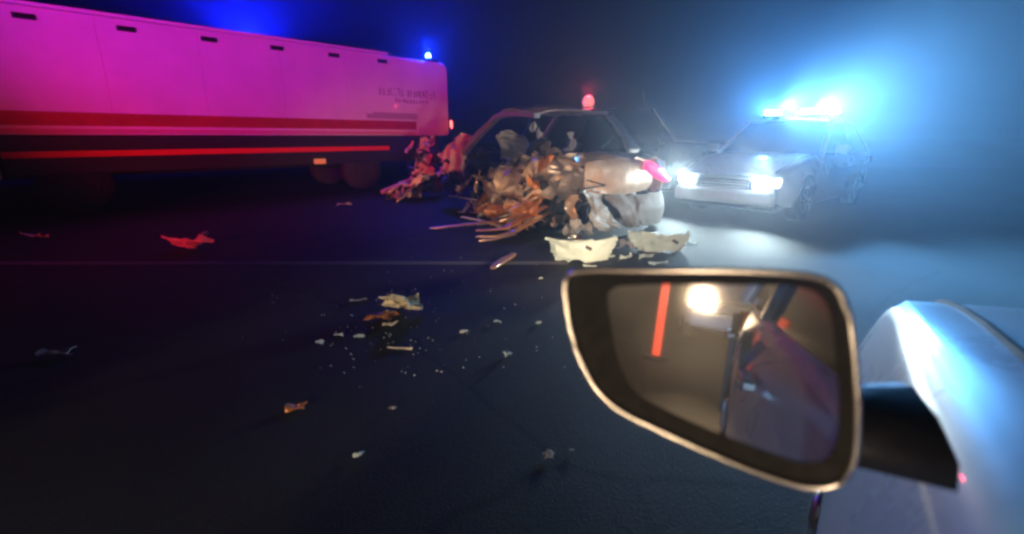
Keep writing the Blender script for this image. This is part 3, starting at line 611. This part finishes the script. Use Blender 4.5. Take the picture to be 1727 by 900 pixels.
sheet('road_fragment', 'cream block-like scrap under the truck side', 60, 402, .20, .10, .08, M_foam, 119, .2, .3)
sheet('road_fragment', 'crumpled reddish scrap on the dark road under the truck', 330, 420, .42, .22, .2, M_pinkm, 120, .4, .4, n=12)
sheet('road_fragment', 'grey flat scrap on the empty dark road', 100, 600, .16, .07, .03, M_plg, 121, .3, .3)
sheet('road_fragment', 'brown scrap on the dark road left of the cream lump', 500, 690, .08, .04, .03, M_warm, 122, .3, .3)
rr = random.Random(77); gv, gf = [], []
for k in range(170):                                    # crumbs of glass, too small and many to count
    a = rr.random()
    if a < .55: p = ground(rr.gauss(640, 90), rr.gauss(560, 45))
    else: p = ground(rr.uniform(560, 1180), rr.uniform(400, 640))
    if p.y > 12 or p.y < 1: continue
    s = rr.uniform(.003, .008); b = len(gv)
    gv += [p + Vector((rr.uniform(-1, 1) * s, rr.uniform(-1, 1) * s, .001 + max(0, dz) * s)) for dz in (0, 0, 0, 1.2)]
    gf += [(b, b + 1, b + 2), (b, b + 1, b + 3), (b + 1, b + 2, b + 3), (b, b + 2, b + 3)]
tag(mesh('glass_crumbs', gv, gf, M_shard), 'tiny crumbs of broken glass strewn over the road', 'glass', kind='stuff')

# ------------------------------------------------------------------ the car the picture is taken from
OH = Vector((math.sin(R(35)), math.cos(R(35)), 0)); OR = Vector((OH.y, -OH.x, 0))
OWN = car('camera_car', 'pale car at the picture edge with dark wing mirror reflecting headlights', 'car', OH * (2.0 - 2.15) + OR * (.06 + .88), R(55), L=4.3, paint=M_white, xs=(.42, -.3, -1.5, -1.95), zt=.93, zr=1.46, head=M_headlit, sides=(-1,))
for s in (1, -1): lamp('headlight_beam', 'SPOT', (2.28, s * .6, .68), (1.0, .64, .38), 430, OWN, .06, aim=(6.3, s * .6 + 6.4, -.7), cone=46, blend=.85)
oinv = Matrix.Rotation(-R(55), 4, 'Z') @ Matrix.Translation(-OWN.location)
# following emergency car, seen in the mirror
FOL = copy_tree(PC); FOL['label'] = 'emergency car with glaring headlights seen only in the wing mirror'
FOL.location = OH * -8.2 + OR * .52; FOL.rotation_euler = (0, 0, R(55))
for ch in FOL.children_recursive:
    if ch.type == 'MESH' and ch.name.startswith('headlight'):
        ch.data = ch.data.copy(); ch.data.materials[0] = M_headlit
    if ch.type == 'LIGHT':
        ch.data = ch.data.copy()
        if ch.name.startswith('headlight'): ch.data.color = (1.0, .72, .45); ch.data.energy = 700; ch.data.spot_size = R(34); ch.rotation_euler = (Vector((8.2, .6, .85)) - ch.location).to_track_quat('-Z', 'Y').to_euler()
        else: ch.data.energy = 3
fb = [c for c in FOL.children if c.name.startswith('light_bar')][0]
finv = Matrix.Rotation(-R(55), 4, 'Z') @ Matrix.Translation(-FOL.location)
tgt = finv @ Vector((-4.0, 10.1, 3.2))
lamp('added_flasher_light', 'SPOT', (-.2, .35, 1.7), (1.0, .012, .06), 9500, fb, .06, aim=tgt, cone=32, blend=.7)  # unseen red spot added to colour the truck side
lamp('added_flasher_light', 'SPOT', (-.2, .1, 1.7), (.06, .004, 1.0), 8500, fb, .06, aim=finv @ Vector((-4.9, 9.4, 5.0)), cone=32, blend=.8)  # unseen blue spot added, turns the truck side magenta with the red
lamp('added_lump_light', 'SPOT', (.0, .5, 1.63), (1.0, .76, .50), 2600, fb, .05, aim=finv @ ground(672, 535), cone=15, blend=.8)  # unseen spot added to brighten the cream lump
headL = FOL.matrix_basis @ Vector((2.15, .58, .68))

# wing mirror: outline on a plane facing back to the following car
MD = .43
d0 = ray(1188, 500).normalized(); P0 = CAM + ray(1150, 620) * MD
def on_plane(px, py, n, off=0.0):
    d = ray(px, py); t = (P0 + n * off - CAM).dot(n) / d.dot(n); return CAM + d * t
n = Vector((-.5, -.8, .2)).normalized()
for _ in range(6):
    hp = on_plane(1188, 500, n); n = ((headL - hp).normalized() - d0).normalized()
casing = [(956, 470), (957, 520), (968, 575), (987, 622), (1012, 662), (1050, 694), (1110, 724), (1190, 760), (1290, 800), (1375, 822), (1430, 800), (1446, 720), (1440, 600), (1425, 515), (1385, 470), (1270, 458), (1100, 457), (990, 457)]
glass = [(1024, 505), (1034, 486), (1060, 481), (1150, 479), (1240, 480), (1350, 484), (1395, 515), (1410, 600), (1415, 700), (1402, 765), (1360, 780), (1280, 757), (1190, 722), (1120, 690), (1072, 662), (1046, 620), (1032, 560)]
def smoothloop(pts, per=4):
    N = len(pts); out = []
    for i in range(N):
        p = [Vector(pts[(i + k) % N]) for k in (-1, 0, 1, 2)]
        for q in range(per): out.append(cr(*p, q / per))
    return out
cas = [oinv @ on_plane(p.x, p.y, n) for p in smoothloop(casing)]
gla = [oinv @ on_plane(p.x, p.y, n, -.003) for p in smoothloop(glass)]
nl = (oinv.to_3x3() @ n).normalized(); cen = sum(cas, Vector()) / len(cas)
vs, fs = [], []; N = len(cas); G = len(gla)
rings = [(1.0, 0.0), (1.0, -.012), (.97, -.035), (.86, -.065), (.62, -.085), (.25, -.092)]
for sc_, dd in rings: vs += [cen + (p - cen) * sc_ + nl * dd for p in cas]
for i in range(len(rings) - 1):
    for k in range(N): fs.append((i * N + k, i * N + (k + 1) % N, (i + 1) * N + (k + 1) % N, (i + 1) * N + k))
fs.append(tuple((len(rings) - 1) * N + k for k in range(N)))
hs = mesh('mirror_housing', vs, fs, M_casing, OWN, True)
# bezel between casing edge and glass
vs = list(cas); gi = [min(range(G), key=lambda k: (gla[k] - p).length) for p in cas]
b0 = len(vs); vs += [gla[k] for k in gi]
fs = [(k, (k + 1) % N, b0 + (k + 1) % N, b0 + k) for k in range(N)]
mesh('bezel', vs, fs, M_casing, hs)
sweep('rim', [p + nl * .001 for p in cas], .0022, .0022, M_chrome, hs, closed=True, n=6, smooth=True)
mesh('mirror_glass', [p - nl * .0005 for p in gla] + [p - nl * .004 for p in gla], [tuple(range(G)), tuple(range(2 * G - 1, G - 1, -1))] + [(k, (k + 1) % G, (k + 1) % G + G, k + G) for k in range(G)], M_mirror, hs)
arm0 = cen - nl * .06 + Vector((0, -.05, -.02)); arm1 = Vector((arm0.x + .03, .845, .95))
sweep('mirror_arm', [arm0, (arm0 + arm1) / 2 + Vector((0, 0, -.02)), arm1], [.03, .035, .05], .022, M_black, OWN, n=8, smooth=True)

# added glowing post behind the camera car, makes the red band in the mirror
hp = on_plane(1106, 598, n); dd = (hp - CAM).normalized(); rf = dd - 2 * dd.dot(n) * n
post = hp + rf * min(5.0, -hp.z / rf.z if rf.z < -1e-3 else 5.0); post.z = 0
M_redglow = mat('added_red_glow', (.7, .08, .04), .4, emis=(1.0, .09, .035), es=1.2)
mp = thing('added_glow_post', 'glowing red marker post seen in the wing mirror', 'marker', post)
lathe('base', [(.14, 0), (.14, .03), (.05, .05)], M_rubber, mp, 'z', (0, 0, 0), 20)
lathe('post', [(.045, .0505), (.045, 1.0), (.03, 1.04)], M_redglow, mp, 'z', (0, 0, 0), 20)
# ------------------------------------------------------------------ night haze
hz = bpy.data.materials.new('haze_air'); hz.use_nodes = True; hn = hz.node_tree; hn.nodes.remove(hn.nodes['Principled BSDF'])
pv = hn.nodes.new('ShaderNodeVolumePrincipled'); pv.inputs['Color'].default_value = (.9, .93, 1, 1); pv.inputs['Density'].default_value = .0082; pv.inputs['Anisotropy'].default_value = .78
hn.links.new(pv.outputs[0], hn.nodes['Material Output'].inputs['Volume'])
a, b, z0, z1 = -410, 410, -1.03, 14.0
hb = mesh('haze', [(a, a, z0), (b, a, z0), (b, b, z0), (a, b, z0), (a, a, z1), (b, a, z1), (b, b, z1), (a, b, z1)], [(3, 2, 1, 0), (4, 5, 6, 7), (0, 1, 5, 4), (1, 2, 6, 5), (2, 3, 7, 6), (3, 0, 4, 7)], hz)
hb['kind'] = 'stuff'
